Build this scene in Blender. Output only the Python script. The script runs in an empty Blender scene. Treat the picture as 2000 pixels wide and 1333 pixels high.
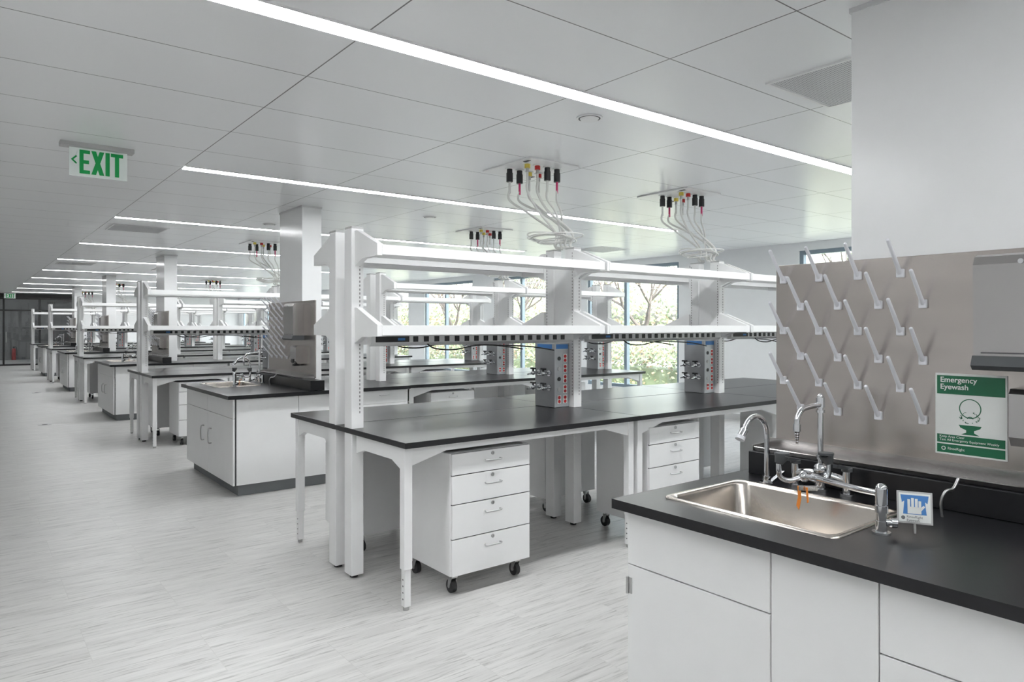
import bpy, bmesh, math, random
from mathutils import Vector, Matrix
random.seed(7)
scene = bpy.context.scene
H_CEIL = 2.78
P = 3.17
YC = [0.91 + P*i for i in range(10)]       # row centres; even = sink rows, odd = benches
Y_FAR = 33.0
X_WIN = 9.9

# ------------------------------------------------------------------ materials
def mat(name, col, rough=0.5, metal=0.0, var=0.03, nscale=8.0, emis=None, estr=0.0, bump=0.0, coat=0.0, stretch=(1,1,1), spec=0.5):
    m = bpy.data.materials.new(name); m.use_nodes = True
    nt = m.node_tree; b = nt.nodes['Principled BSDF']
    tc = nt.nodes.new('ShaderNodeTexCoord'); mp = nt.nodes.new('ShaderNodeMapping')
    mp.inputs['Scale'].default_value = stretch
    no = nt.nodes.new('ShaderNodeTexNoise'); no.inputs['Scale'].default_value = nscale
    no.inputs['Detail'].default_value = 3
    nt.links.new(tc.outputs['Object'], mp.inputs['Vector']); nt.links.new(mp.outputs[0], no.inputs['Vector'])
    cr = nt.nodes.new('ShaderNodeValToRGB')
    c0 = [max(0, c*(1-var)) for c in col]; c1 = [min(1, c*(1+var)) for c in col]
    cr.color_ramp.elements[0].color = (*c0, 1); cr.color_ramp.elements[1].color = (*c1, 1)
    cr.color_ramp.elements[0].position = .3; cr.color_ramp.elements[1].position = .7
    nt.links.new(no.outputs['Fac'], cr.inputs['Fac']); nt.links.new(cr.outputs[0], b.inputs['Base Color'])
    b.inputs['Roughness'].default_value = rough; b.inputs['Metallic'].default_value = metal
    b.inputs['Coat Weight'].default_value = coat
    b.inputs['Specular IOR Level'].default_value = spec
    if emis:
        b.inputs['Emission Color'].default_value = (*emis, 1); b.inputs['Emission Strength'].default_value = estr
    if bump > 0:
        bp = nt.nodes.new('ShaderNodeBump'); bp.inputs['Strength'].default_value = bump
        bp.inputs['Distance'].default_value = .002
        nt.links.new(no.outputs['Fac'], bp.inputs['Height']); nt.links.new(bp.outputs[0], b.inputs['Normal'])
    return m

M = {}
M['white'] = mat('white_powder_coat', (.86,.86,.86), .32, var=.01)
M['cab'] = mat('white_cabinet_steel', (.85,.85,.85), .3, var=.01)
M['wall'] = mat('white_wall_paint', (.88,.885,.89), .38, var=.01)
M['colpaint'] = mat('gloss_white_column', (.86,.865,.87), .2, var=.01)
M['black'] = mat('black_epoxy_resin', (.012,.012,.014), .28, var=.15, nscale=40, spec=.4)
M['seam'] = mat('dark_seam', (.10,.10,.105), .7)
M['dark'] = mat('black_plastic', (.02,.02,.022), .4)
M['toe'] = mat('grey_toe_kick', (.18,.19,.2), .6)
M['chrome'] = mat('polished_chrome', (.72,.73,.75), .09, 1.0, var=.01)
M['nickel'] = mat('satin_nickel', (.5,.5,.5), .3, 1.0)
M['steel'] = mat('brushed_stainless', (.47,.455,.45), .24, 1.0, var=.02, nscale=3)
M['sinksteel'] = mat('sink_stainless', (.55,.51,.47), .25, 1.0, var=.05, nscale=10)
M['panel'] = mat('pegboard_stainless', (.50,.46,.435), .25, 1.0, var=.05, nscale=2, stretch=(1,1,6))
M['turret'] = mat('grey_aluminium', (.45,.46,.48), .4, .5)
M['red'] = mat('red_receptacle', (.55,.02,.02), .4)
M['pink'] = mat('magenta_band', (.6,.03,.15), .4)
M['yellow'] = mat('yellow_fitting', (.75,.6,.1), .4)
M['orange'] = mat('orange_tag', (.9,.3,.05), .5)
M['blue'] = mat('blue_label', (.06,.22,.55), .5)
M['peg'] = mat('white_plastic_peg', (.82,.83,.87), .35)
M['hose'] = mat('translucent_white_hose', (.72,.72,.70), .35)
M['green'] = mat('exit_green', (.004,.30,.07), .5, emis=(.0,.5,.10), estr=.08)
M['sgreen'] = mat('sign_green', (.012,.14,.065), .4)
M['signw'] = mat('sign_white', (.82,.84,.82), .4)
M['acrylic'] = mat('exit_acrylic', (.75,.80,.78), .2, emis=(.8,.9,.85), estr=.10)
M['led'] = mat('led_diffuser', (.9,.9,.9), .5, emis=(.97,.99,1), estr=36)
M['frame'] = mat('window_frame_bluegrey', (.25,.31,.36), .4, .4)
M['blackframe'] = mat('black_storefront_frame', (.02,.02,.02), .4)
M['grey'] = mat('light_grey_trim', (.5,.5,.5), .5)
M['grille'] = mat('diffuser_backing', (.68,.68,.69), .45)
M['nozgrey'] = mat('dark_grey_rubber', (.07,.075,.08), .5)
M['bark'] = mat('tree_bark', (.08,.07,.065), .9, var=.3)
M['leaf'] = mat('green_leaves', (.17,.21,.12), .6, var=.4, nscale=1.5)
M['leaf2'] = mat('autumn_leaves', (.32,.24,.14), .6, var=.4, nscale=1.5)
M['lawn'] = mat('lawn', (.26,.28,.21), .9, var=.4, nscale=2)
M['conc'] = mat('concrete_path', (.6,.58,.55), .8)
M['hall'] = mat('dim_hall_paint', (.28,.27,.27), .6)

def glass():
    m = bpy.data.materials.new('clear_glass'); m.use_nodes = True; nt = m.node_tree
    nt.nodes.clear()
    o = nt.nodes.new('ShaderNodeOutputMaterial'); mx = nt.nodes.new('ShaderNodeMixShader')
    t = nt.nodes.new('ShaderNodeBsdfTransparent'); g = nt.nodes.new('ShaderNodeBsdfGlossy')
    t.inputs[0].default_value = (.93,.96,.97,1)
    g.inputs['Roughness'].default_value = .02; mx.inputs[0].default_value = .07
    nt.links.new(t.outputs[0], mx.inputs[1]); nt.links.new(g.outputs[0], mx.inputs[2]); nt.links.new(mx.outputs[0], o.inputs[0])
    return m
M['glass'] = glass()

def floor_mat():
    m = bpy.data.materials.new('streaked_vinyl_floor'); m.use_nodes = True; nt = m.node_tree
    b = nt.nodes['Principled BSDF']; L = nt.links.new
    tc = nt.nodes.new('ShaderNodeTexCoord')
    br = nt.nodes.new('ShaderNodeTexBrick'); br.inputs['Scale'].default_value = 1
    br.inputs['Brick Width'].default_value = .92; br.inputs['Row Height'].default_value = .46
    br.inputs['Mortar Size'].default_value = .0012; br.inputs['Mortar Smooth'].default_value = .3
    br.inputs['Color1'].default_value = (0,0,0,1); br.inputs['Color2'].default_value = (1,1,1,1)
    br.inputs['Mortar'].default_value = (.5,.5,.5,1)
    L(tc.outputs['Object'], br.inputs['Vector'])
    sc = nt.nodes.new('ShaderNodeVectorMath'); sc.operation = 'SCALE'; sc.inputs['Scale'].default_value = 17
    L(br.outputs['Color'], sc.inputs[0])
    ad = nt.nodes.new('ShaderNodeVectorMath'); ad.operation = 'ADD'
    L(tc.outputs['Object'], ad.inputs[0]); L(sc.outputs[0], ad.inputs[1])
    def streak(sx, sy, pos0, pos1, c0, c1):
        mp = nt.nodes.new('ShaderNodeMapping'); mp.inputs['Scale'].default_value = (sx, sy, 1)
        n = nt.nodes.new('ShaderNodeTexNoise'); n.inputs['Scale'].default_value = 1; n.inputs['Detail'].default_value = 4
        n.inputs['Roughness'].default_value = .65
        L(ad.outputs[0], mp.inputs[0]); L(mp.outputs[0], n.inputs['Vector'])
        r = nt.nodes.new('ShaderNodeValToRGB')
        r.color_ramp.elements[0].position = pos0; r.color_ramp.elements[1].position = pos1
        r.color_ramp.elements[0].color = (*c0,1); r.color_ramp.elements[1].color = (*c1,1)
        L(n.outputs['Fac'], r.inputs[0]); return r
    a = streak(4.5, 80, .30, .47, (.40,.40,.40), (1,1,1))
    c = streak(1.6, 22, .35, .65, (.54,.53,.52), (.65,.64,.625))
    mx = nt.nodes.new('ShaderNodeMix'); mx.data_type = 'RGBA'; mx.blend_type = 'MULTIPLY'; mx.inputs[0].default_value = .75
    L(c.outputs[0], mx.inputs[6]); L(a.outputs[0], mx.inputs[7])
    mx2 = nt.nodes.new('ShaderNodeMix'); mx2.data_type = 'RGBA'; mx2.blend_type = 'MIX'
    mm = nt.nodes.new('ShaderNodeMath'); mm.operation = 'MULTIPLY'; mm.inputs[1].default_value = .5
    L(br.outputs['Fac'], mm.inputs[0]); L(mm.outputs[0], mx2.inputs[0])
    L(mx.outputs[2], mx2.inputs[6]); mx2.inputs[7].default_value = (.42,.41,.40,1)
    L(mx2.outputs[2], b.inputs['Base Color'])
    b.inputs['Roughness'].default_value = .32
    return m
M['floor'] = floor_mat()

def ceil_mat():
    m = bpy.data.materials.new('metal_panel_ceiling'); m.use_nodes = True; nt = m.node_tree
    b = nt.nodes['Principled BSDF']; L = nt.links.new
    tc = nt.nodes.new('ShaderNodeTexCoord'); sp = nt.nodes.new('ShaderNodeSeparateXYZ'); L(tc.outputs['Object'], sp.inputs[0])
    def line(out, off, per, w):
        s = nt.nodes.new('ShaderNodeMath'); s.operation = 'ADD'; s.inputs[1].default_value = -off + per*50.5; L(out, s.inputs[0])
        md = nt.nodes.new('ShaderNodeMath'); md.operation = 'MODULO'; md.inputs[1].default_value = per; L(s.outputs[0], md.inputs[0])
        sb = nt.nodes.new('ShaderNodeMath'); sb.operation = 'SUBTRACT'; sb.inputs[1].default_value = per/2; L(md.outputs[0], sb.inputs[0])
        ab = nt.nodes.new('ShaderNodeMath'); ab.operation = 'ABSOLUTE'; L(sb.outputs[0], ab.inputs[0])
        lt = nt.nodes.new('ShaderNodeMath'); lt.operation = 'LESS_THAN'; lt.inputs[1].default_value = w; L(ab.outputs[0], lt.inputs[0])
        return lt
    lx = line(sp.outputs['X'], 1.35, 1.25, .0035); ly = line(sp.outputs['Y'], 2.76, .634, .003)
    mx = nt.nodes.new('ShaderNodeMath'); mx.operation = 'MAXIMUM'; L(lx.outputs[0], mx.inputs[0]); L(ly.outputs[0], mx.inputs[1])
    c = nt.nodes.new('ShaderNodeMix'); c.data_type = 'RGBA'; L(mx.outputs[0], c.inputs[0])
    c.inputs[6].default_value = (.88,.89,.90,1); c.inputs[7].default_value = (.16,.16,.16,1)
    L(c.outputs[2], b.inputs['Base Color']); b.inputs['Roughness'].default_value = .28
    return m
M['ceil'] = ceil_mat()

# ------------------------------------------------------------------ mesh builder
class MB:
    def __init__(s):
        s.v=[]; s.f=[]; s.m=[]; s.sm=[]; s.mats=[]
    def mi(s, k):
        if k not in s.mats: s.mats.append(k)
        return s.mats.index(k)
    def add(s, vs, fs, k, smooth=False):
        o=len(s.v); s.v += [tuple(p) for p in vs]; i=s.mi(k)
        for f in fs:
            s.f.append([o+a for a in f]); s.m.append(i); s.sm.append(smooth)
    def box(s, x0,x1,y0,y1,z0,z1,k,bev=0):
        if x0>x1: x0,x1=x1,x0
        if y0>y1: y0,y1=y1,y0
        if z0>z1: z0,z1=z1,z0
        vs=[(x,y,z) for z in (z0,z1) for y in (y0,y1) for x in (x0,x1)]
        fs=[(0,2,3,1),(4,5,7,6),(0,1,5,4),(2,6,7,3),(0,4,6,2),(1,3,7,5)]
        if not bev: s.add(vs,fs,k); return
        bm=bmesh.new(); bv=[bm.verts.new(p) for p in vs]
        for f in fs: bm.faces.new([bv[i] for i in f])
        bev=min(bev,(x1-x0)*.4,(y1-y0)*.4,(z1-z0)*.4)
        bmesh.ops.bevel(bm,geom=bm.edges[:],offset=bev,segments=2,affect='EDGES',profile=.5)
        bm.verts.index_update()
        s.add([v.co[:] for v in bm.verts],[[v.index for v in f.verts] for f in bm.faces],k); bm.free()
    def prism(s, poly, axis, a, b, k):
        n=len(poly); vs=[]
        for t in (a,b):
            for p in poly:
                q=list(p); q.insert('xyz'.index(axis), t); vs.append(tuple(q))
        fs=[list(range(n))[::-1], list(range(n,2*n))]+[(i,(i+1)%n,n+(i+1)%n,n+i) for i in range(n)]
        s.add(vs,fs,k)
    def cyl(s,p0,p1,r,k,seg=14,r2=None,cap=True):
        p0=Vector(p0);p1=Vector(p1);d=(p1-p0).normalized(); r2=r if r2 is None else r2
        u=d.orthogonal().normalized(); w=d.cross(u)
        vs=[]
        for p,rr in ((p0,r),(p1,r2)):
            for i in range(seg):
                a=2*math.pi*i/seg; vs.append(p+u*math.cos(a)*rr+w*math.sin(a)*rr)
        s.add(vs,[(i,(i+1)%seg,seg+(i+1)%seg,seg+i) for i in range(seg)],k,True)
        if cap:
            s.add(vs[:seg],[list(range(seg))[::-1]],k); s.add(vs[seg:],[list(range(seg))],k)
    def ball(s,c,r,k,sz=(1,1,1),seg=14,rg=8):
        vs=[];fs=[]
        for j in range(rg+1):
            t=math.pi*j/rg
            for i in range(seg):
                a=2*math.pi*i/seg
                vs.append((c[0]+r*sz[0]*math.sin(t)*math.cos(a),c[1]+r*sz[1]*math.sin(t)*math.sin(a),c[2]+r*sz[2]*math.cos(t)))
        for j in range(rg):
            for i in range(seg):
                fs.append((j*seg+i,(j+1)*seg+i,(j+1)*seg+(i+1)%seg,j*seg+(i+1)%seg))
        s.add(vs,fs,k,True)
    def tube(s,pts,r,k,seg=10,smooth_n=0):
        pts=[Vector(p) for p in pts]
        if smooth_n:
            out=[]
            for i in range(len(pts)-1):
                a=pts[max(i-1,0)];b=pts[i];c=pts[i+1];d=pts[min(i+2,len(pts)-1)]
                for j in range(smooth_n):
                    t=j/smooth_n
                    out.append(.5*((2*b)+(c-a)*t+(2*a-5*b+4*c-d)*t*t+(3*b-a-3*c+d)*t**3))
            out.append(pts[-1]); pts=out
        n=len(pts); vs=[]; u=None
        for i,p in enumerate(pts):
            t=(pts[min(i+1,n-1)]-pts[max(i-1,0)]).normalized()
            if u is None: u=t.orthogonal().normalized()
            else:
                u=(u-t*u.dot(t)); u=u.normalized() if u.length>1e-6 else t.orthogonal().normalized()
            w=t.cross(u)
            for j in range(seg):
                a=2*math.pi*j/seg; vs.append(p+u*math.cos(a)*r+w*math.sin(a)*r)
        fs=[(i*seg+j,i*seg+(j+1)%seg,(i+1)*seg+(j+1)%seg,(i+1)*seg+j) for i in range(n-1) for j in range(seg)]
        s.add(vs,fs,k,True)
        s.add(vs[:seg],[list(range(seg))[::-1]],k); s.add(vs[-seg:],[list(range(seg))],k)
    def loft(s,loops,k,fill=True,smooth=False):
        n=len(loops[0]); vs=[p for l in loops for p in l]
        fs=[(i*n+j,i*n+(j+1)%n,(i+1)*n+(j+1)%n,(i+1)*n+j) for i in range(len(loops)-1) for j in range(n)]
        s.add(vs,fs,k,smooth)
        if fill: s.add(loops[-1],[list(range(n))],k)
    def finish(s,name,origin=(0,0,0),parent=None):
        me=bpy.data.meshes.new(name+'_mesh')
        o=Vector(origin)
        me.from_pydata([tuple(Vector(p)-o) for p in s.v],[],s.f)
        for k in s.mats: me.materials.append(M[k])
        me.polygons.foreach_set('material_index',s.m); me.polygons.foreach_set('use_smooth',s.sm)
        me.update()
        ob=bpy.data.objects.new(name,me); ob.location=o
        scene.collection.objects.link(ob)
        if parent is not None:
            ob.parent=parent; ob.matrix_parent_inverse=Matrix.Translation(-Vector(parent.location))
        return ob
def dup(ob,dx=0,dy=0,rz=0,loc=None):
    c=ob.copy(); c.location=Vector(loc) if loc is not None else ob.location+Vector((dx,dy,0))
    c.rotation_euler.z+=rz; scene.collection.objects.link(c); return c
def text(body,loc,rot,size,k,parent,name,align='LEFT',offset=0,xs=1,extr=.0006,sp=1):
    cu=bpy.data.curves.new(name+'_curve','FONT'); cu.body=body; cu.size=size; cu.align_x=align
    cu.offset=offset; cu.extrude=extr; cu.space_line=sp
    cu.materials.append(M[k])
    ob=bpy.data.objects.new(name,cu); ob.location=loc; ob.rotation_euler=rot; ob.scale=(xs,1,1)
    scene.collection.objects.link(ob)
    ob.parent=parent; ob.matrix_parent_inverse=Matrix.Translation(-Vector(parent.location))
    return ob

# ------------------------------------------------------------------ room shell
b=MB(); b.box(-3,X_WIN+.15,-3,Y_FAR+6,-.1,0,'floor'); b.finish('floor')
b=MB(); b.box(-3,X_WIN+.15,-3,Y_FAR+6,H_CEIL,H_CEIL+.1,'ceil'); b.finish('ceiling')
b=MB(); b.box(-3.15,-3,-3,Y_FAR+.1,0,H_CEIL,'wall'); b.finish('wall_left')
b=MB(); b.box(-3.15,X_WIN+.15,-3.15,-3,0,H_CEIL,'wall'); b.finish('wall_back')
wins=[(-2.2,.3),(3.0,5.65)]+[(7.9+P*i,10.2+P*i) for i in range(8)]
SILL,WT=.36,2.66
b=MB()
y=-3
for (a,c) in wins:
    b.box(X_WIN,X_WIN+.15,y,a,0,H_CEIL,'wall'); b.box(X_WIN,X_WIN+.15,a,c,0,SILL,'wall')
    b.box(X_WIN,X_WIN+.15,a,c,WT,H_CEIL,'wall'); y=c
b.box(X_WIN,X_WIN+.15,y,Y_FAR+.1,0,H_CEIL,'wall')
b.finish('wall_right')
for i,(a,c) in enumerate(wins):
    b=MB(); x0,x1=X_WIN+.03,X_WIN+.11; f=.06
    b.box(x0,x1,a,a+f,SILL,WT,'frame'); b.box(x0,x1,c-f,c,SILL,WT,'frame')
    b.box(x0,x1,a+f,c-f,SILL,SILL+f,'frame'); b.box(x0,x1,a+f,c-f,WT-f,WT,'frame')
    m=a+(c-a)*.56
    b.box(x0,x1,m-.035,m+.035,SILL+f,WT-f,'frame')
    b.box(X_WIN+.065,X_WIN+.075,a+f,c-f,SILL+f,WT-f,'glass')
    b.finish('window_%d'%(i+1),(X_WIN+.07,(a+c)/2,SILL))
b=MB(); b.box(X_WIN-.012,X_WIN,-3,Y_FAR,0,.1,'grey'); b.finish('baseboard_right')
b=MB(); b.box(-3,-2.988,-3,Y_FAR,0,.1,'grey'); b.finish('baseboard_left')
b=MB(); b.box(-3.15,-1.2,Y_FAR,Y_FAR+.15,0,H_CEIL,'wall'); b.finish('wall_far_left')
b=MB(); b.box(3.6,X_WIN+.15,Y_FAR,Y_FAR+.15,0,H_CEIL,'wall'); b.finish('wall_far_right')
b=MB(); b.box(-1.2,3.6,Y_FAR,Y_FAR+.15,2.625,H_CEIL,'blackframe'); b.finish('wall_far_header')
b=MB()
b.box(-1.19,3.59,Y_FAR+.06,Y_FAR+.07,.0,2.62,'glass')
for x in (-1.195,0.0,1.15,2.3,3.535): b.box(x,x+.06,Y_FAR-.02,Y_FAR+.1,0.001,2.62,'blackframe')
for z in (0.001,2.56,2.1): b.box(-1.195,3.595,Y_FAR-.018,Y_FAR+.1,z,z+.06,'blackframe')
b.cyl((1.25,Y_FAR-.06,.9),(1.25,Y_FAR-.06,1.3),.015,'nickel'); b.box(1.24,1.26,Y_FAR-.06,Y_FAR,.95,.97,'nickel'); b.box(1.24,1.26,Y_FAR-.06,Y_FAR,1.23,1.25,'nickel')
b.finish('door_1')
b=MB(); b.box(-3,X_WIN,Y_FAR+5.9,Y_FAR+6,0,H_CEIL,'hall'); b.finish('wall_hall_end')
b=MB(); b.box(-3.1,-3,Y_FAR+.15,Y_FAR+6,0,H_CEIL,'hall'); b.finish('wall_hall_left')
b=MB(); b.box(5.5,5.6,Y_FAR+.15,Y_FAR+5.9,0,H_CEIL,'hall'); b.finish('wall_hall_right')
b=MB(); b.box(.6,2.6,Y_FAR+3-.05,Y_FAR+3+.05,H_CEIL-.004,H_CEIL,'led'); b.finish('linear_ceiling_light',(1.6,Y_FAR+3,H_CEIL))
b=MB(); yy=Y_FAR+5.6; b.cyl((1.75,yy,0),(1.75,yy,.45),.08,'red',16); b.ball((1.75,yy,.45),.08,'red'); b.cyl((1.75,yy,.52),(1.75,yy,.6),.03,'dark')
b.tube([(1.75,yy,.58),(1.85,yy-.05,.55),(1.86,yy-.05,.2)],.012,'dark',8,4)
b.finish('fire_extinguisher',(1.75,yy,0))

# ------------------------------------------------------------------ ceiling lights
for i in range(-1,10):
    yl=2.76+P*i; x0=-1.6 if i<1 else 1.37
    b=MB(); b.box(x0,7.37,yl-.055,yl+.055,H_CEIL-.004,H_CEIL,'led')
    b.box(x0-.01,7.38,yl-.065,yl-.055,H_CEIL-.008,H_CEIL,'white'); b.box(x0-.01,7.38,yl+.055,yl+.065,H_CEIL-.008,H_CEIL,'white')
    b.finish('linear_ceiling_light',((x0+7.37)/2,yl,H_CEIL))

# ------------------------------------------------------------------ lab bench unit (two back-to-back tables, 1.84 long)
def lab_bench(x0,yc):
    b=MB(); L=1.84
    for s in (-1,1):
        ye=yc+s*.825; yi=yc+s*.075
        b.box(x0+.002,x0+L-.002,ye,yi,.878,.91,'black',.003)
        yr=ye-s*.045
        for xa,xb in ((x0+.02,x0+.07),(x0+L-.07,x0+L-.02)):
            b.box(xa,xb,yr,yr-s*.05,.22,.878,'white',.003)
            b.box(xa+.006,xb-.006,yr-s*.006,yr-s*.044,.02,.22,'white',.002)
            b.cyl(((xa+xb)/2,yr-s*.025,0),((xa+xb)/2,yr-s*.025,.022),.017,'nickel')
            for h in range(4):
                zz=.06+h*.035
                b.cyl((xa+.0055,yr-s*.025,zz),(xa+.008,yr-s*.025,zz),.005,'seam',8)
            pi=yc+s*.19; pj=yr-s*.05
            poly=[(pj,.878),(pi,.878),(pi,.765),(pi+s*.10,.795),(pj-s*.10,.795),(pj,.755)]
            b.prism(poly,'x',xa+.005,xb-.005,'white')
        xa,xb=x0+.07,x0+L-.07
        b.prism([(xa,.878),(xb,.878),(xb,.775),(xb-.22,.835),(xa+.22,.835),(xa,.775)],'y',yr-s*.008,yr-s*.04,'white')
        b.box(xa,xb,yc+s*.19,yc+s*.22,.80,.878,'white')
    b.box(x0+.002,x0+L-.002,yc-.076,yc+.076,.880,.9085,'black')
    return b.finish('lab_bench',(x0+L/2,yc,0))

# ------------------------------------------------------------------ shelving rack
def shelf_rack(xs,yc):
    b=MB()
    for n,xp in enumerate(xs):
        for s in (-1,1):
            y0=yc+s*.065; y1=yc+s*.165
            b.box(xp-.04,xp+.04,y0,y1,.02,2.12,'white',.004)
            b.box(xp-.038,xp+.038,y0+s*.002,y1-s*.002,2.12,2.132,'grey')
            b.cyl((xp,yc+s*.115,0),(xp,yc+s*.115,.022),.025,'dark')
            for i in range(46):
                z=1.0+i*.024
                b.box(xp+.012,xp+.017,y1,y1+s*.0008,z,z+.013,'seam')
                if n>0: b.box(xp-.0408,xp-.04,y1-s*.02,y1-s*.015,z,z+.013,'seam')
        if n>0:
            b.box(xp-.035,xp+.035,yc-.065,yc+.065,.95,2.0,'white')
        for zt in (1.99,1.525):
            for s in (-1,1):
                for gx in ([xp-.02] if n==0 else [xp-.055] if n==len(xs)-1 else [xp-.055,xp+.02]):
                    yi=yc+s*.165; yo=yc+s*.46
                    poly=[(yi,zt+.115),(yi+s*.03,zt+.115),(yo,zt+.012),(yo,zt-.055),(yi+s*.10,zt-.06),(yi,zt-.10)]
                    b.prism(poly,'x',gx,gx+.035,'white')
    for i in range(len(xs)-1):
        a=xs[i]+.04; c=xs[i+1]-.04
        for zt in (1.99,1.525):
            for s in (-1,1):
                yo=yc+s*.46; yi=yc+s*.17
                b.box(a,c,yi,yo,zt-.018,zt,'white',.002)
                b.box(a-.03 if i==0 else a,c+.03,yo-s*.012,yo+s*.004,zt-.05,zt+.008,'white',.002)
                b.box(a,c,yi,yi+s*.012,zt-.04,zt-.015,'white')
        for s in (-1,1):
            y0=yc+s*.175; y1=yc+s*.225
            b.prism([(y0,1.475),(y1,1.475),(y1,1.425),(y0+s*.02,1.405),(y0,1.405)],'x',a+.02,c-.06,'white')
            nn=17; st=(c-a-.42)/nn
            b.box(a+.05,a+.28,y1,y1+s*.004,1.43,1.465,'dark'); b.box(a+.20,a+.25,y1+s*.004,y1+s*.005,1.44,1.455,'blue')
            for j in range(nn):
                xx=a+.31+j*st
                b.box(xx,xx+.034,y1-s*.012,y1+s*.005,1.430,1.464,'dark')
            b.tube([(a+.42,y1-s*.02,1.42),(a+.47,y1,1.385),(a+.62,y1,1.375),(a+.8,y1,1.40),(a+1.05,y1,1.395),(a+1.3,y1-s*.02,1.38),(c-.22,y1-s*.04,1.35)],.005,'dark',6,5)
    return b.finish('reagent_shelf_rack',(xs[0],yc,0))

def turret(xp,yc):
    b=MB(); x1=xp-.042; x0=x1-.15; y0,y1=yc-.115,yc+.115
    b.box(x0,x1,y0,y1,.911,1.40,'turret',.004)
    for s,yy in ((-1,y0),(1,y1)):
        b.box(x0+.015,x1-.015,yy,yy+s*.002,1.355,1.39,'blue')
        for j in range(5):
            z=.97+j*.078
            for xx in (x0+.045,x0+.105):
                if j in (0,) or (xx>x0+.1):
                    b.box(xx-.019,xx+.019,yy,yy+s*.003,z-.03,z+.034,'signw')
                    b.cyl((xx,yy+s*.003,z+.016),(xx,yy+s*.005,z+.016),.013,'red',10)
                    b.cyl((xx,yy+s*.003,z-.014),(xx,yy+s*.005,z-.014),.013,'red',10)
                else:
                    b.cyl((xx,yy,z),(xx,yy+s*.004,z),.016,'grey' if j%2 else 'dark',10)
    b.box(x0-.001,x0,y0+.03,y1-.03,1.355,1.39,'blue')
    for yy in (yc-.06,yc+.06):
        for z in (1.17,1.06):
            b.cyl((x0,yy,z),(x0-.012,yy,z),.022,'chrome')
            b.cyl((x0-.012,yy,z),(x0-.06,yy,z),.011,'chrome')
            b.ball((x0-.065,yy,z),.018,'chrome')
            b.cyl((x0-.065,yy,z),(x0-.065,yy,z+.032),.008,'dark')
            b.cyl((x0-.065,yy-.028,z+.034),(x0-.065,yy+.028,z+.034),.007,'dark')
            b.cyl((x0-.07,yy,z-.002),(x0-.125,yy,z-.01),.009,'chrome',12,.005)
    return b.finish('service_turret',((x0+x1)/2,yc,.911))

# ------------------------------------------------------------------ mobile pedestal, facing -Y
def pedestal():
    b=MB(); w,d=.57,.52; z0,z1=.115,.81
    b.box(0,w,.012,d,z0,z1,'cab',.004)
    hs=[.125,.165,.195,.21]; z=z1
    for i,h in enumerate(hs):
        zb=z-h
        b.box(.004,w-.004,-.006,.0135,zb+.003,z-.003,'cab',.002)
        zh=z-.058 if i else z-.05
        xc=w/2
        b.tube([(xc-.052,-.006,zh-.006),(xc-.05,-.028,zh-.008),(xc+.05,-.028,zh-.008),(xc+.052,-.006,zh-.006)],.0045,'nickel',8,3)
        b.cyl((xc,-.006,z-.022),(xc,-.012,z-.022),.011,'nickel'); b.box(xc-.001,xc+.001,-.0125,-.0118,z-.028,z-.016,'seam')
        z=zb
    b.box(.006,w-.006,.003,.012,z0+.002,z1-.002,'seam')
    for cx in (.055,w-.055):
        for cy in (.06,d-.06):
            b.box(cx-.035,cx+.035,cy-.035,cy+.035,z0-.006,z0,'nickel')
            b.cyl((cx,cy,z0-.005),(cx,cy,z0-.025),.015,'nickel')
            b.prism([(cy-.012,z0-.02),(cy+.022,z0-.02),(cy+.03,.04),(cy+.015,.03)],'x',cx-.02,cx-.017,'nickel')
            b.prism([(cy-.012,z0-.02),(cy+.022,z0-.02),(cy+.03,.04),(cy+.015,.03)],'x',cx+.017,cx+.02,'nickel')
            b.box(cx-.02,cx+.02,cy-.014,cy+.024,z0-.026,z0-.018,'nickel')
            b.cyl((cx-.014,cy+.018,.038),(cx+.014,cy+.018,.038),.038,'dark',20)
            b.cyl((cx-.022,cy+.018,.038),(cx+.022,cy+.018,.038),.01,'nickel',10)
    return b.finish('mobile_drawer_pedestal')

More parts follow.
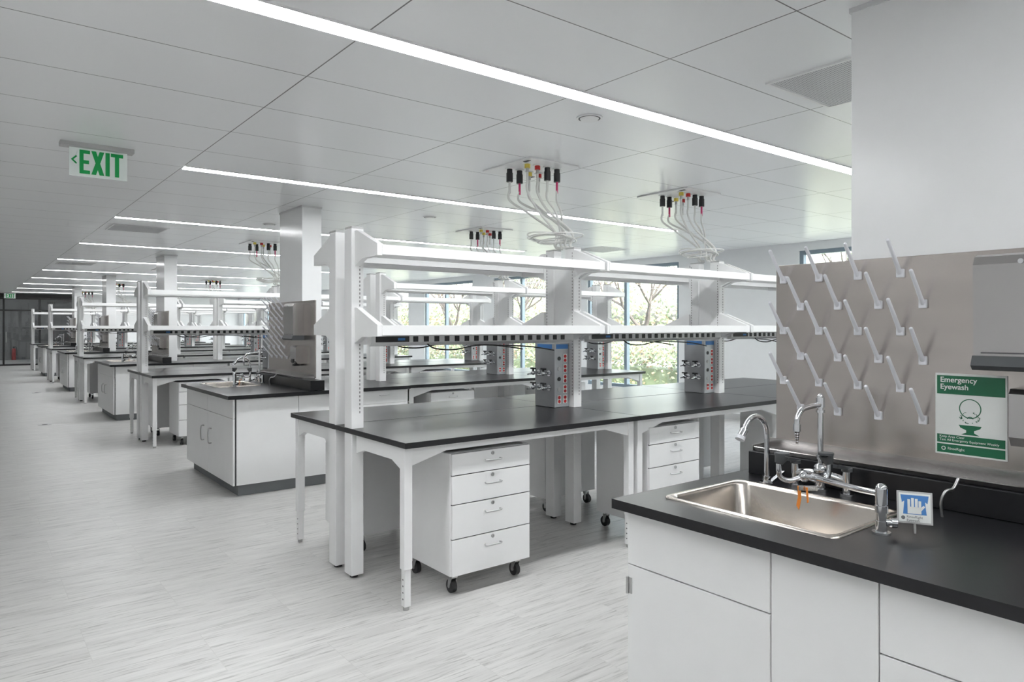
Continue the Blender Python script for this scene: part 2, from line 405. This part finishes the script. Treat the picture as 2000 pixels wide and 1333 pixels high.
# ------------------------------------------------------------------ sink unit
def rr(x0,x1,y0,y1,r,z,n=6):
    pts=[]
    for cx,cy,a0 in ((x1-r,y1-r,0),(x0+r,y1-r,90),(x0+r,y0+r,180),(x1-r,y0+r,270)):
        for i in range(n+1):
            a=math.radians(a0+90*i/n); pts.append((cx+r*math.cos(a),cy+r*math.sin(a),z))
    return pts
def sink_unit(yc,variant):
    X0,X1=1.83,3.665; Y0,Y1=yc-.85,yc+.85
    b=MB()
    hx0,hx1,hy0,hy1=2.005,2.43,yc+.13,yc+.73
    b.box(X0,hx0,Y0,Y1,.876,.91,'black'); b.box(hx1,X1,Y0,Y1,.876,.91,'black')
    b.box(hx0,hx1,Y0,hy0,.876,.91,'black'); b.box(hx0,hx1,hy1,Y1,.876,.91,'black')
    b.box(2.60,2.74,Y0+.04,Y1-.05,.9105,1.005,'black',.003)
    c0=X0+.05; e=.03
    b.box(c0+.018,c0+.03,Y0+e,Y1-e,.10,.876,'seam')
    b.box(c0+.03,X1,Y0+e+.018,Y0+e+.03,.10,.876,'cab'); b.box(c0+.03,X1,Y1-e-.03,Y1-e-.018,.10,.876,'cab')
    b.box(X1-.02,X1,Y0+e,Y1-e,.10,.876,'cab'); b.box(c0+.03,X1-.02,Y0+e+.03,Y1-e-.03,.10,.12,'cab')
    b.box(c0+.06,X1-.01,Y0+e+.05,Y1-e-.05,0,.10,'toe')
    g=.002
    def fr(y0,y1,z0,z1): b.box(c0,c0+.018,y0+g,y1-g,z0+g,z1-g,'cab',.002)
    ya,yb=Y0+e,Y1-e
    if variant==0:
        s1=yc+.252; s2=yc-.06
        fr(s1,yb,.675,.874); fr(s1,yb,.10,.675)
        fr(s2,s1,.10,.874)
        fr(ya,s2,.675,.874); fr(ya,s2,.10,.675)
        for zz in (.60,.22):
            b.cyl((c0-.005,yb-.004,zz-.03),(c0-.005,yb-.004,zz+.03),.005,'nickel'); b.box(c0-.003,c0,yb-.022,yb-.004,zz-.028,zz+.028,'nickel')
    else:
        m=(ya+yb)/2
        fr(m,yb,.70,.874); fr(ya,m,.70,.874); fr(m,yb,.10,.70); fr(ya,m,.10,.70)
        for yy in (m+.13,m-.13):
            b.tube([(c0,yy,.40),(c0-.03,yy,.41),(c0-.03,yy,.53),(c0,yy,.54)],.006,'nickel',8,4)
    for s,yy in ((1,Y0+e),(-1,Y1-e)):
        for xa,xb,zs in ((c0+.02,2.48,(.10,.874)),(2.48,3.08,(.10,.874)),(3.08,X1,(.10,.34,.56,.74,.874))):
            for i in range(len(zs)-1):
                b.box(xa+g,xb-g,yy,yy+s*.018,zs[i]+g,zs[i+1]-g,'cab',.002)
                if len(zs)>2:
                    xm=(xa+xb)/2; zh=zs[i+1]-.05
                    b.tube([(xm-.05,yy,zh),(xm-.048,yy-s*.025,zh),(xm+.048,yy-s*.025,zh),(xm+.05,yy,zh)],.0045,'nickel',8,3)
    cab=b.finish('sink_base_cabinet',(X0,yc,0))
    b=MB(); x0,x1,y0,y1=1.985,2.45,yc+.11,yc+.75
    lo=[rr(x0,x1,y0,y1,.03,.9102),rr(x0+.002,x1-.002,y0+.002,y1-.002,.03,.916),rr(x0+.014,x1-.014,y0+.014,y1-.014,.03,.917),
        rr(x0+.022,x1-.022,y0+.022,y1-.022,.045,.913),rr(x0+.026,x1-.026,y0+.026,y1-.026,.05,.905),
        rr(x0+.034,x1-.034,y0+.034,y1-.034,.055,.76),rr(x0+.045,x1-.045,y0+.045,y1-.045,.06,.735),rr(x0+.075,x1-.075,y0+.075,y1-.075,.06,.722),
        rr(x0+.16,x1-.16,y0+.2,y1-.2,.05,.719)]
    b.loft(lo,'sinksteel',True,True)
    xc,ycc=(x0+x1)/2,(y0+y1)/2
    b.cyl((xc,ycc,.7195),(xc,ycc,.724),.045,'chrome',20); b.cyl((xc,ycc,.724),(xc,ycc,.7245),.028,'seam',16)
    sink=b.finish('stainless_sink',(xc,ycc,.72))
    return [cab,sink]

def gooseneck(yc):
    b=MB(); x,y=2.49,yc+.645
    b.cyl((x,y,.9105),(x,y,.918),.026,'chrome',20); b.cyl((x,y,.918),(x,y,.94),.015,'chrome')
    pts=[(x,y,.92),(x,y,1.0),(x,y,1.08)]
    for i in range(1,11):
        a=math.radians(180*i/10*.86); r=.08
        pts.append((x-r+r*math.cos(a),y,1.10+r*math.sin(a)))
    b.tube(pts,.010,'chrome',12,3)
    e=pts[-1]; q=(e[0]-.022,y,e[2]-.022)
    b.cyl(e,q,.015,'chrome',16); b.cyl(q,(q[0]-.008,y,q[2]-.012),.018,'peg',16)
    b.prism([(x-.02,.925),(x+.07,.955),(x+.075,.945),(x-.015,.915)],'y',y-.035,y-.02,'chrome')
    return b.finish('gooseneck_faucet',(x,y,.9105))

def mixing_faucet(yc):
    b=MB(); x,y=2.53,yc+.447
    b.cyl((x,y,.9105),(x,y,.922),.03,'chrome',20); b.cyl((x,y,.922),(x,y,.985),.020,'chrome',18)
    b.ball((x,y,.99),.027,'chrome'); 
    b.cyl((x,y,.99),(x,y,1.235),.0105,'chrome'); b.cyl((x,y,1.03),(x,y,1.05),.016,'chrome',6)
    b.cyl((x,y,1.225),(x,y,1.262),.016,'chrome',8); b.ball((x,y,1.265),.012,'chrome')
    b.cyl((x,y,1.205),(x,y,1.215),.016,'chrome',6)
    pts=[(x,y,1.235),(x-.08,y,1.232),(x-.13,y,1.225),(x-.16,y,1.20),(x-.165,y,1.165)]
    b.tube(pts,.010,'chrome',12,5)
    b.cyl((x-.165,y,1.175),(x-.165,y,1.15),.014,'chrome',6)
    for i in range(5):
        z=1.15-i*.009; b.cyl((x-.165,y,z),(x-.165,y,z-.009),.011-.0012*i,'chrome',12,.008-.0012*i)
    b.tube([(x,y-.10,.965),(x,y-.04,.975),(x,y+.04,.975),(x,y+.10,.965)],.013,'chrome',12,4)
    for s in (-1,1):
        yy=y+s*.10
        b.cyl((x,yy,.9105),(x,yy,.92),.024,'chrome',18); b.cyl((x,yy,.92),(x,yy,1.0),.015,'chrome',16)
        b.cyl((x,yy,1.0),(x,yy,1.012),.019,'nozgrey',16)
        b.prism([(x+.012,1.002),(x+.012,1.014),(x-.085,1.035),(x-.085,1.022)],'y',yy-.009,yy+.009,'nozgrey')
    return b.finish('lab_mixing_faucet',(x,y,.9105))

def eyewash(yc):
    b=MB()
    x=2.15; y=yc+.055
    b.cyl((x,y,.9105),(x,y,.918),.026,'chrome',20); b.cyl((x,y,.918),(x,y,.95),.017,'chrome',8)
    b.cyl((x,y,.95),(x,y,1.0),.014,'chrome',16); b.cyl((x,y,.975),(x,y,.995),.019,'chrome',8)
    b.cyl((x,y,1.0),(x,y,1.045),.017,'chrome',16); b.ball((x,y,1.045),.017,'chrome')
    b.cyl((x,y,.945),(x+.02,y-.022,.945),.010,'chrome'); b.cyl((x+.016,y-.019,.945),(x+.027,y-.031,.945),.016,'chrome',6)
    ex,ey,ez=2.33,yc+.40,1.00
    b.tube([(x,y,1.03),(x+.03,y+.09,1.025),(x+.14,y+.27,1.01),(ex,ey,ez)],.0095,'chrome',12,5)
    b.cyl((x+.145,y+.275,1.01),(x+.165,y+.30,1.008),.015,'chrome',6)
    n=Vector((-.8,.6,0))
    c=Vector((ex,ey,ez)); b.ball(c,.02,'chrome')
    for s in (-1,1):
        pts=[c,c+n*s*.05+Vector((0,0,-.015)),c+n*s*.085+Vector((0,0,.0)),c+n*s*.09+Vector((0,0,.045))]
        b.tube(pts,.009,'chrome',10,5)
        t=c+n*s*.09+Vector((0,0,.045))
        tt=t+Vector((0,0,.03))-n*s*.012
        b.cyl(t,tt,.014,'nozgrey',16,.026); b.cyl(tt,tt+Vector((0,0,.008)),.026,'nozgrey',16)
    b.prism([(ex-.035,ey+.0),(ex+.01,ey-.045),(ex+.02,ey-.035),(ex-.02,ey+.012)],'z',ez-.045,ez-.03,'chrome')
    b.prism([(ey-.005,ez-.03),(ey+.008,ez-.03),(ey+.006,ez-.07),(ey+.012,ez-.10),(ey+.002,ez-.115),(ey-.006,ez-.075)],'x',ex-.03,ex-.0285,'orange')
    b.prism([(ey-.03,ez-.03),(ey-.022,ez-.03),(ey-.028,ez-.085),(ey-.034,ez-.08)],'x',ex-.03,ex-.0285,'orange')
    b.tube([(2.50,yc+.02,.9105),(2.49,yc+.02,.96),(2.50,yc+.01,.995),(2.53,yc,1.0),(2.56,yc-.005,1.03)],.005,'nickel',8,5)
    return b.finish('eyewash_swing_arm',(x,y,.9105))

def peg_rack(yc):
    b=MB(); X=2.737
    b.box(X,2.75,yc-.58,yc+.755,1.012,1.787,'panel',.002)
    b.prism([(2.737,1.05),(2.737,1.0062),(2.62,1.0062),(2.612,1.022),(2.617,1.024),(2.624,1.0115),(2.731,1.012),(2.731,1.05)],'y',yc-.58,yc+.79,'steel')
    b.box(2.612,2.737,yc+.786,yc+.79,1.0062,1.03,'steel'); b.box(2.612,2.737,yc-.58,yc-.576,1.0062,1.03,'steel')
    cols=[.17+.157*i for i in range(4)]; colsB=[.248+.157*i for i in range(4)]
    pegs=[(c,z) for c in cols for z in (1.61,1.405,1.19)]+[(c,z) for c in colsB for z in (1.725,1.51,1.30)]
    for (c,z) in pegs:
        y=yc+c
        b.box(X-.012,X,y-.014,y+.014,z-.016,z+.016,'peg',.003)
        p0=Vector((X-.008,y,z)); p1=Vector((X-.105,y,z+.115))
        b.cyl(p0,p1,.0085,'peg',10,.0068); b.ball(p1,.0068,'peg',seg=10,rg=6)
    for cy in (-.565,.74):
        for cz in (1.03,1.77): b.cyl((X-.002,yc+cy,cz),(X,yc+cy,cz),.005,'nickel',8)
    return b.finish('pegboard_drying_rack',(X,yc,1.0062))

def towel_disp(yc):
    b=MB(); X=2.737
    b.prism([(X,1.405),(2.645,1.405),(2.625,1.43),(2.62,1.73),(2.635,1.757),(2.66,1.765),(X,1.765)],'y',yc-.30,yc-.026,'steel')
    b.prism([(X,1.385),(2.62,1.385),(2.605,1.40),(2.62,1.432),(X,1.432)],'y',yc-.302,yc-.024,'nozgrey')
    b.cyl((2.62,yc-.16,1.735),(2.616,yc-.16,1.735),.008,'chrome'); b.box(2.617,2.625,yc-.27,yc-.05,1.44,1.444,'seam')
    return b.finish('paper_towel_dispenser',(X,yc-.16,1.385))
def soap_disp(yc):
    b=MB(); X=2.737
    b.prism([(X,1.14),(2.68,1.14),(2.66,1.17),(2.66,1.31),(2.675,1.326),(X,1.326)],'y',yc-.27,yc-.115,'steel')
    b.box(2.66,2.73,yc-.21,yc-.17,1.118,1.14,'dark',.004); b.box(2.652,2.66,yc-.215,yc-.165,1.15,1.19,'dark',.002)
    return b.finish('soap_dispenser',(X,yc-.19,1.118))
def column(yc):
    b=MB(); b.box(2.751,2.96,yc-.21,yc+.44,.911,H_CEIL,'colpaint',.003)
    b.box(2.745,2.966,yc-.216,yc+.446,H_CEIL-.02,H_CEIL,'grille')
    return b.finish('boxed_column',(2.85,yc+.115,.911))

def serv_panel(xp,yc):
    b=MB(); z=H_CEIL; x0,x1,y0,y1=xp-.42,xp+.08,yc-.10,yc+.50
    b.box(x0,x1,y0,y1,z-.012,z,'white',.003)
    b.box(x0+.03,x0+.06,y0+.06,y0+.12,z-.014,z-.012,'seam'); b.box(x1-.08,x1-.05,y1-.12,y1-.06,z-.014,z-.012,'seam')
    hos=[]
    for r in range(2):
        for i in range(4):
            cx=x0+.09+i*.10; cy=y0+.14+r*.22; k=['yellow','red','dark','dark','dark','dark','yellow','red'][(i+4*r)%8]
            b.cyl((cx,cy,z-.012),(cx,cy,z-.02),.036,'signw',18)
            b.cyl((cx,cy,z-.02),(cx,cy,z-.05),.022,k,14)
            L=.10 if k=='dark' else .06
            b.cyl((cx,cy,z-.05),(cx,cy,z-.02-L),.026 if k=='dark' else .012,'dark' if k=='dark' else 'nickel',14)
            b.cyl((cx,cy,z-.02-L),(cx,cy,z-.02-L-.09),.009,'pink' if k=='dark' and i%2 else 'hose',10)
            hos.append((cx,cy,z-.02-L-.085))
    rnd=random.Random(3)
    for n,(cx,cy,cz) in enumerate(hos):
        if n in (7,) : continue
        tx=xp+rnd.uniform(-.09,.08); ty=yc+.02+rnd.uniform(-.09,.12)
        b.tube([(cx,cy,cz+.02),(cx,cy,cz-.06),(cx*.6+tx*.4+rnd.uniform(-.03,.03),cy*.6+ty*.4,2.42),(tx+rnd.uniform(-.04,.04),ty,2.26),(tx,ty,2.16),(tx+.05,ty*.7+yc*.3,2.142)],.009,'hose',8,6)
    for n in range(5):
        R=.08+.025*n; cx=xp-.10+rnd.uniform(-.04,.05); cy=yc+.02; z0=2.15+.012*n
        tl=rnd.uniform(-.25,.35)
        pts=[(cx+R*math.cos(a)*1.35,cy+R*math.sin(a),z0+.03+R*math.cos(a+n)*tl*.5) for a in [i*2*math.pi/28 for i in range(29)]]
        b.tube(pts,.006,'hose',6)
    return b.finish('ceiling_service_panel',(xp,yc+.2,z))

XP=[1.875,3.70,5.53,7.33]
bench0=lab_bench(1.83,YC[1])
rackB=shelf_rack(XP,YC[1]); rackS=shelf_rack(XP[1:],YC[2])
tur=turret(XP[1],YC[1])
ped=pedestal(); ped.location=(2.15,YC[1]-.775,0)
pan=serv_panel(XP[1],YC[1])
for i,yc in enumerate(YC):
    odd=i%2==1
    dy=yc-YC[1]
    xs0=[0,1.84,3.68] if odd else [1.84,3.68]
    for dx in xs0:
        if not(odd and i==1 and dx==0): dup(bench0,dx,dy)
    if odd and i!=1: dup(rackB,0,dy)
    if (not odd) and i!=2: dup(rackS,0,yc-YC[2])
    for j in ((1,2,3) if odd else (2,3)):
        if not(i==1 and j==1): dup(tur,XP[j]-XP[1],dy)
    for j,xx in enumerate((2.15,3.81,5.68) if odd else (3.95,5.68)):
        if not(i==1 and j==0): dup(ped,loc=(xx,yc-.775,0))
        dup(ped,loc=(xx+.49,yc+.775,0),rz=math.pi)
    for j in ((1,2) if i==1 else (1,) if odd else (2,)):
        if not(i==1 and j==1): dup(pan,XP[j]-XP[1],dy)
for i in range(0,10,2):
    yc=YC[i]
    if i==0:
        sink_unit(yc,0); base=[gooseneck(yc),mixing_faucet(yc),eyewash(yc),peg_rack(yc),towel_disp(yc),soap_disp(yc),column(yc)]
    elif i==2:
        s2=sink_unit(yc,1)
        for o in base: dup(o,0,yc-YC[0])
    else:
        for o in base: dup(o,0,yc-YC[0])
        for o in s2: dup(o,0,yc-YC[2])

# ------------------------------------------------------------------ signs
RX=(math.pi/2,0,-math.pi/2)
b=MB(); X=2.7335; y0,y1,z0,z1=.82,1.04,1.077,1.363
b.box(X,2.7365,y0,y1,z0,z1,'signw',.001)
F=X-.0008
b.box(F,X,y0+.006,y1-.006,1.290,1.355,'sgreen'); b.box(F,X,y0+.006,y1-.006,1.118,1.147,'sgreen'); b.box(F,X,y0+.006,y1-.006,1.083,1.113,'sgreen')
cy=.93
def ring(cy,cz,r,w,a0=0,a1=360,n=36,k='sgreen'):
    for i in range(n):
        t0=math.radians(a0+(a1-a0)*i/n); t1=math.radians(a0+(a1-a0)*(i+1)/n)
        q=[(cy+rr_*math.cos(t),cz+rr_*math.sin(t)) for rr_,t in ((r-w,t0),(r,t0),(r,t1),(r-w,t1))]
        b.prism(q,'x',F-(.0003 if k!='sgreen' else 0),X,k)
ring(cy,1.243,.034,.003)
b.prism([(cy+.035,1.185),(cy-.035,1.185),(cy-.03,1.176),(cy-.012,1.168),(cy-.012,1.160),(cy-.028,1.152),(cy+.028,1.152),(cy+.012,1.160),(cy+.012,1.168),(cy+.03,1.176)],'x',F,X,'sgreen')
ring(cy,1.205,.011,.0025,20,160,10)
rnd=random.Random(1)
for i in range(60):
    s=rnd.choice((-1,1)); t=rnd.random(); yy=cy+s*(.006+.022*math.sin(t*3)+rnd.uniform(-.004,.004)); zz=1.19+t*.04
    b.box(F,X,yy,yy+.0022,zz,zz+.0022,'sgreen')
ring(1.013,1.098,.007,.0025,0,360,18,'signw')
sg=b.finish('eyewash_sign',(X,.93,1.22))
text('Emergency\nEyewash',(F,y1-.016,1.332),RX,.026,'signw',sg,'sign_title',offset=.0004,sp=.95)
text('Keep Area Clear\nTest All Emergency Equipment Weekly',(F,y1-.014,1.1365),RX,.0115,'signw',sg,'sign_text')
text('RinseRight',(F,y1-.040,1.0945),RX,.0125,'signw',sg,'sign_maker')

# small hand sign on stand behind valve
b=MB(); b.box(-.052,.052,-.0015,.0015,-.052,.052,'grey',.001)
b.box(-.046,.046,-.003,-.0015,-.046,.046,'signw')
b.prism([(-.041,.04),(.041,.04),(.037,.015),(.03,.02),(.034,-.022),(-.034,-.022),(-.03,.02),(-.037,.015)],'y',-.0035,-.003,'blue')
for fx,h in ((-.017,.026),(-.006,.031),(.005,.029),(.015,.022)): b.box(fx-.004,fx+.004,-.0042,-.0035,-.004,h,'signw',.001)
b.box(-.021,.019,-.0042,-.0035,-.020,.002,'signw',.002)
b.prism([(.017,-.012),(.030,.004),(.026,.009),(.015,-.002)],'y',-.0042,-.0035,'signw')
b.cyl((-.034,-.003,-.034),(-.034,-.0036,-.034),.006,'toe',16)
b.cyl((0,.005,-.083),(0,.005,-.02),.004,'nickel')
hs=b.finish('eyewash_instruction_plate')
hs.location=(2.23,.905,.988); hs.scale=(.9,.9,.9)
hs.rotation_euler=(math.radians(-12),0,math.radians(-62))
t=text('RinseRight\nEyewash',(0,0,0),(math.pi/2,0,0),.011,'toe',hs,'plate_text'); t.matrix_parent_inverse=Matrix.Identity(4); t.location=(-.024,-.0036,-.034)

# exit sign
b=MB(); ex0,ex1=.515,.95; ey=5.6; z=H_CEIL
b.box(ex0-.01,ex1,ey-.045,ey+.045,z-.03,z,'grey',.003)
b.box(ex0+.045,ex1-.04,ey-.006,ey+.006,z-.225,z-.03,'acrylic',.002)
F0,F1=ey-.009,ey-.006
zb,zt=z-.205,z-.043; hh=zt-zb
gx=ex0+.105; wd=.062; st=.024
def gb(a,c,d,e): b.box(gx+a,gx+c,F0,F1,zb+d,zb+e,'green')
gb(0,st,0,hh); gb(st,wd,0,st); gb(st,wd,hh-st,hh); gb(st,wd-.006,hh/2-st/2,hh/2+st/2)
gx+=.070; w=.078
b.prism([(gx,zb),(gx+.028,zb),(gx+w,zt),(gx+w-.028,zt)],'y',F0,F1,'green'); b.prism([(gx+w-.028,zb),(gx+w,zb),(gx+.028,zt),(gx,zt)],'y',F0-.0005,F1,'green')
gx+=w+.007; gb(0,.026,0,hh); gx+=.033; gb(0,.076,hh-st,hh); gb(.025,.051,0,hh-st)
ax=ex0+.055; az=(zb+zt)/2+.01
b.prism([(ax,az),(ax+.03,az+.03),(ax+.036,az+.022),(ax+.014,az),(ax+.036,az-.022),(ax+.03,az-.03)],'y',F0,F1,'green')
es=b.finish('exit_sign',(.75,ey,z))
dup(es,dx=.6,dy=26.5)

# ceiling devices
b=MB(); b.box(3.25,3.87,1.42,2.03,H_CEIL-.006,H_CEIL,'grille')
for (xa,xb,ya_,yb_) in ((3.245,3.875,1.415,1.43),(3.245,3.875,2.02,2.035),(3.245,3.26,1.43,2.02),(3.86,3.875,1.43,2.02)): b.box(xa,xb,ya_,yb_,H_CEIL-.009,H_CEIL,'white')
for i in range(41):
    for j in range(41):
        x=3.272+i*.0141; y=1.442+j*.0139
        b.add([(x,y,H_CEIL-.0065),(x+.006,y,H_CEIL-.0065),(x+.006,y+.006,H_CEIL-.0065),(x,y+.006,H_CEIL-.0065)],[(0,3,2,1)],'toe')
df=b.finish('perforated_air_diffuser',(3.56,1.725,H_CEIL))
dup(df,loc=(1.75+.0,10.05,H_CEIL)); dup(df,loc=(1.75,16.4,H_CEIL)); dup(df,loc=(8.2,8.1,H_CEIL))
b=MB(); c=(2.95,3.02)
b.cyl((*c,H_CEIL),(*c,H_CEIL-.008),.078,'white',32); b.cyl((*c,H_CEIL-.008),(*c,H_CEIL-.018),.058,'white',32,.05); b.cyl((*c,H_CEIL-.008),(*c,H_CEIL-.0085),.066,'seam',32)
sd=b.finish('round_ceiling_speaker',(*c,H_CEIL)); dup(sd,loc=(4.2,6.9,H_CEIL)); dup(sd,loc=(2.95,8.6,H_CEIL))

b=MB(); b.cyl((.98,13.0,0),(.98,13.0,.003),.09,'nickel',24); b.cyl((.98,13.0,.003),(.98,13.0,.0035),.04,'seam',16)
fd=b.finish('floor_cleanout_cover',(.98,13.0,0)); dup(fd,loc=(1.3,19.3,0))

# ------------------------------------------------------------------ outside
b=MB(); b.box(X_WIN+.15,70,-30,70,-.25,-.05,'lawn'); b.box(X_WIN+1.2,X_WIN+2.8,-20,60,-.05,-.04,'conc'); b.finish('lawn_ground')
def tree(seed,leafk,h=5.5):
    r=random.Random(seed); b=MB(); ends=[]
    def branch(p,d,L,rad,lv):
        q=p+d*L; mid=p+d*L*.5+Vector((r.uniform(-.06,.06),r.uniform(-.06,.06),0))*L
        b.cyl(p,mid,rad,'bark',7,rad*.85,False); b.cyl(mid,q,rad*.85,'bark',7,rad*.65,False)
        ends.append((q,lv))
        if lv<5:
            for i in range(3 if lv<3 else 2):
                nd=(d+Vector((r.uniform(-1,1),r.uniform(-1,1),r.uniform(-.25,.6)))*.75).normalized()
                branch(q,nd,L*r.uniform(.6,.8),rad*.6,lv+1)
    branch(Vector((0,0,-.05)),Vector((0,0,1)),1.4,.10,0)
    for q,lv in ends:
        if lv<2: continue
        for i in range(7):
            c=q+Vector((r.gauss(0,.30),r.gauss(0,.30),r.gauss(0,.26)))
            u=Vector((r.uniform(-1,1),r.uniform(-1,1),r.uniform(-1,1))).normalized()*.035; w=u.orthogonal().normalized()*.022
            b.add([c-u,c+w,c+u,c-w],[(0,1,2,3)],leafk if r.random()<.8 else ('leaf2' if leafk=='leaf' else 'leaf'))
    return b.finish('tree')
t1=tree(1,'leaf'); t1.location=(17.5,9.0,-.05)
t2=tree(5,'leaf2'); t2.location=(18,12.2,-.05)
for loc,t,rz in (((17,17.5,-.05),t2,1),((16.2,21,-.05),t1,2),((18,6,-.05),t1,3),((17,26,-.05),t2,2.5),((16.5,31,-.05),t1,4),((16.3,14.3,-.05),t1,5),((19,24,-.05),t1,.5)):
    dup(t,loc=loc,rz=rz)
def leafmass(name,n,x0,x1,y0,y1,top,sz,core):
    r=random.Random(9); b=MB()
    if core: b.box(x0+.2,x1-.2,y0,y1,-.05,core,'leaf')
    for i in range(n):
        y=r.uniform(y0,y1); tp=top*(.75+.25*math.sin(y*.9)*math.sin(y*.37+1)) if not core else top
        c=Vector((r.uniform(x0,x1),y,-.05+r.random()**.8*tp))
        u=Vector((r.uniform(-1,1),r.uniform(-1,1),r.uniform(-1,1))).normalized()*sz; w=u.orthogonal().normalized()*sz*.65
        b.add([c-u,c+w,c+u,c-w],[(0,1,2,3)],'leaf' if r.random()<.7 else 'leaf2')
    return b.finish(name,((x0+x1)/2,(y0+y1)/2,-.05))
leafmass('hedge',30000,12.8,14.0,2,36,1.2,.055,.5)
leafmass('distant_tree_line',24000,27,32,-4,68,4.2,.15,0)

# ------------------------------------------------------------------ world
w=bpy.data.worlds.new('World'); scene.world=w; w.use_nodes=True; nt=w.node_tree
bg=nt.nodes['Background']; sky=nt.nodes.new('ShaderNodeTexSky'); sky.sky_type='NISHITA'; sky.sun_disc=False
sky.sun_elevation=math.radians(38); sky.sun_rotation=math.radians(200); sky.air_density=1.5; sky.dust_density=5
hs_=nt.nodes.new('ShaderNodeHueSaturation'); hs_.inputs['Saturation'].default_value=.35
nt.links.new(sky.outputs[0],hs_.inputs['Color']); nt.links.new(hs_.outputs[0],bg.inputs[0]); bg.inputs[1].default_value=1.7

# ------------------------------------------------------------------ camera
cam=bpy.data.cameras.new('camera'); co=bpy.data.objects.new('camera',cam); scene.collection.objects.link(co)
cam.sensor_width=36; cam.lens=1368/2000*36; cam.shift_y=(637-666.5)/2000; cam.clip_end=200
co.location=(0,0,1.53); co.rotation_euler=(math.pi/2,0,-math.atan2(.6159,.7877))
scene.camera=co
scene.view_settings.view_transform='Standard'; scene.view_settings.look='None'; scene.view_settings.exposure=0.05
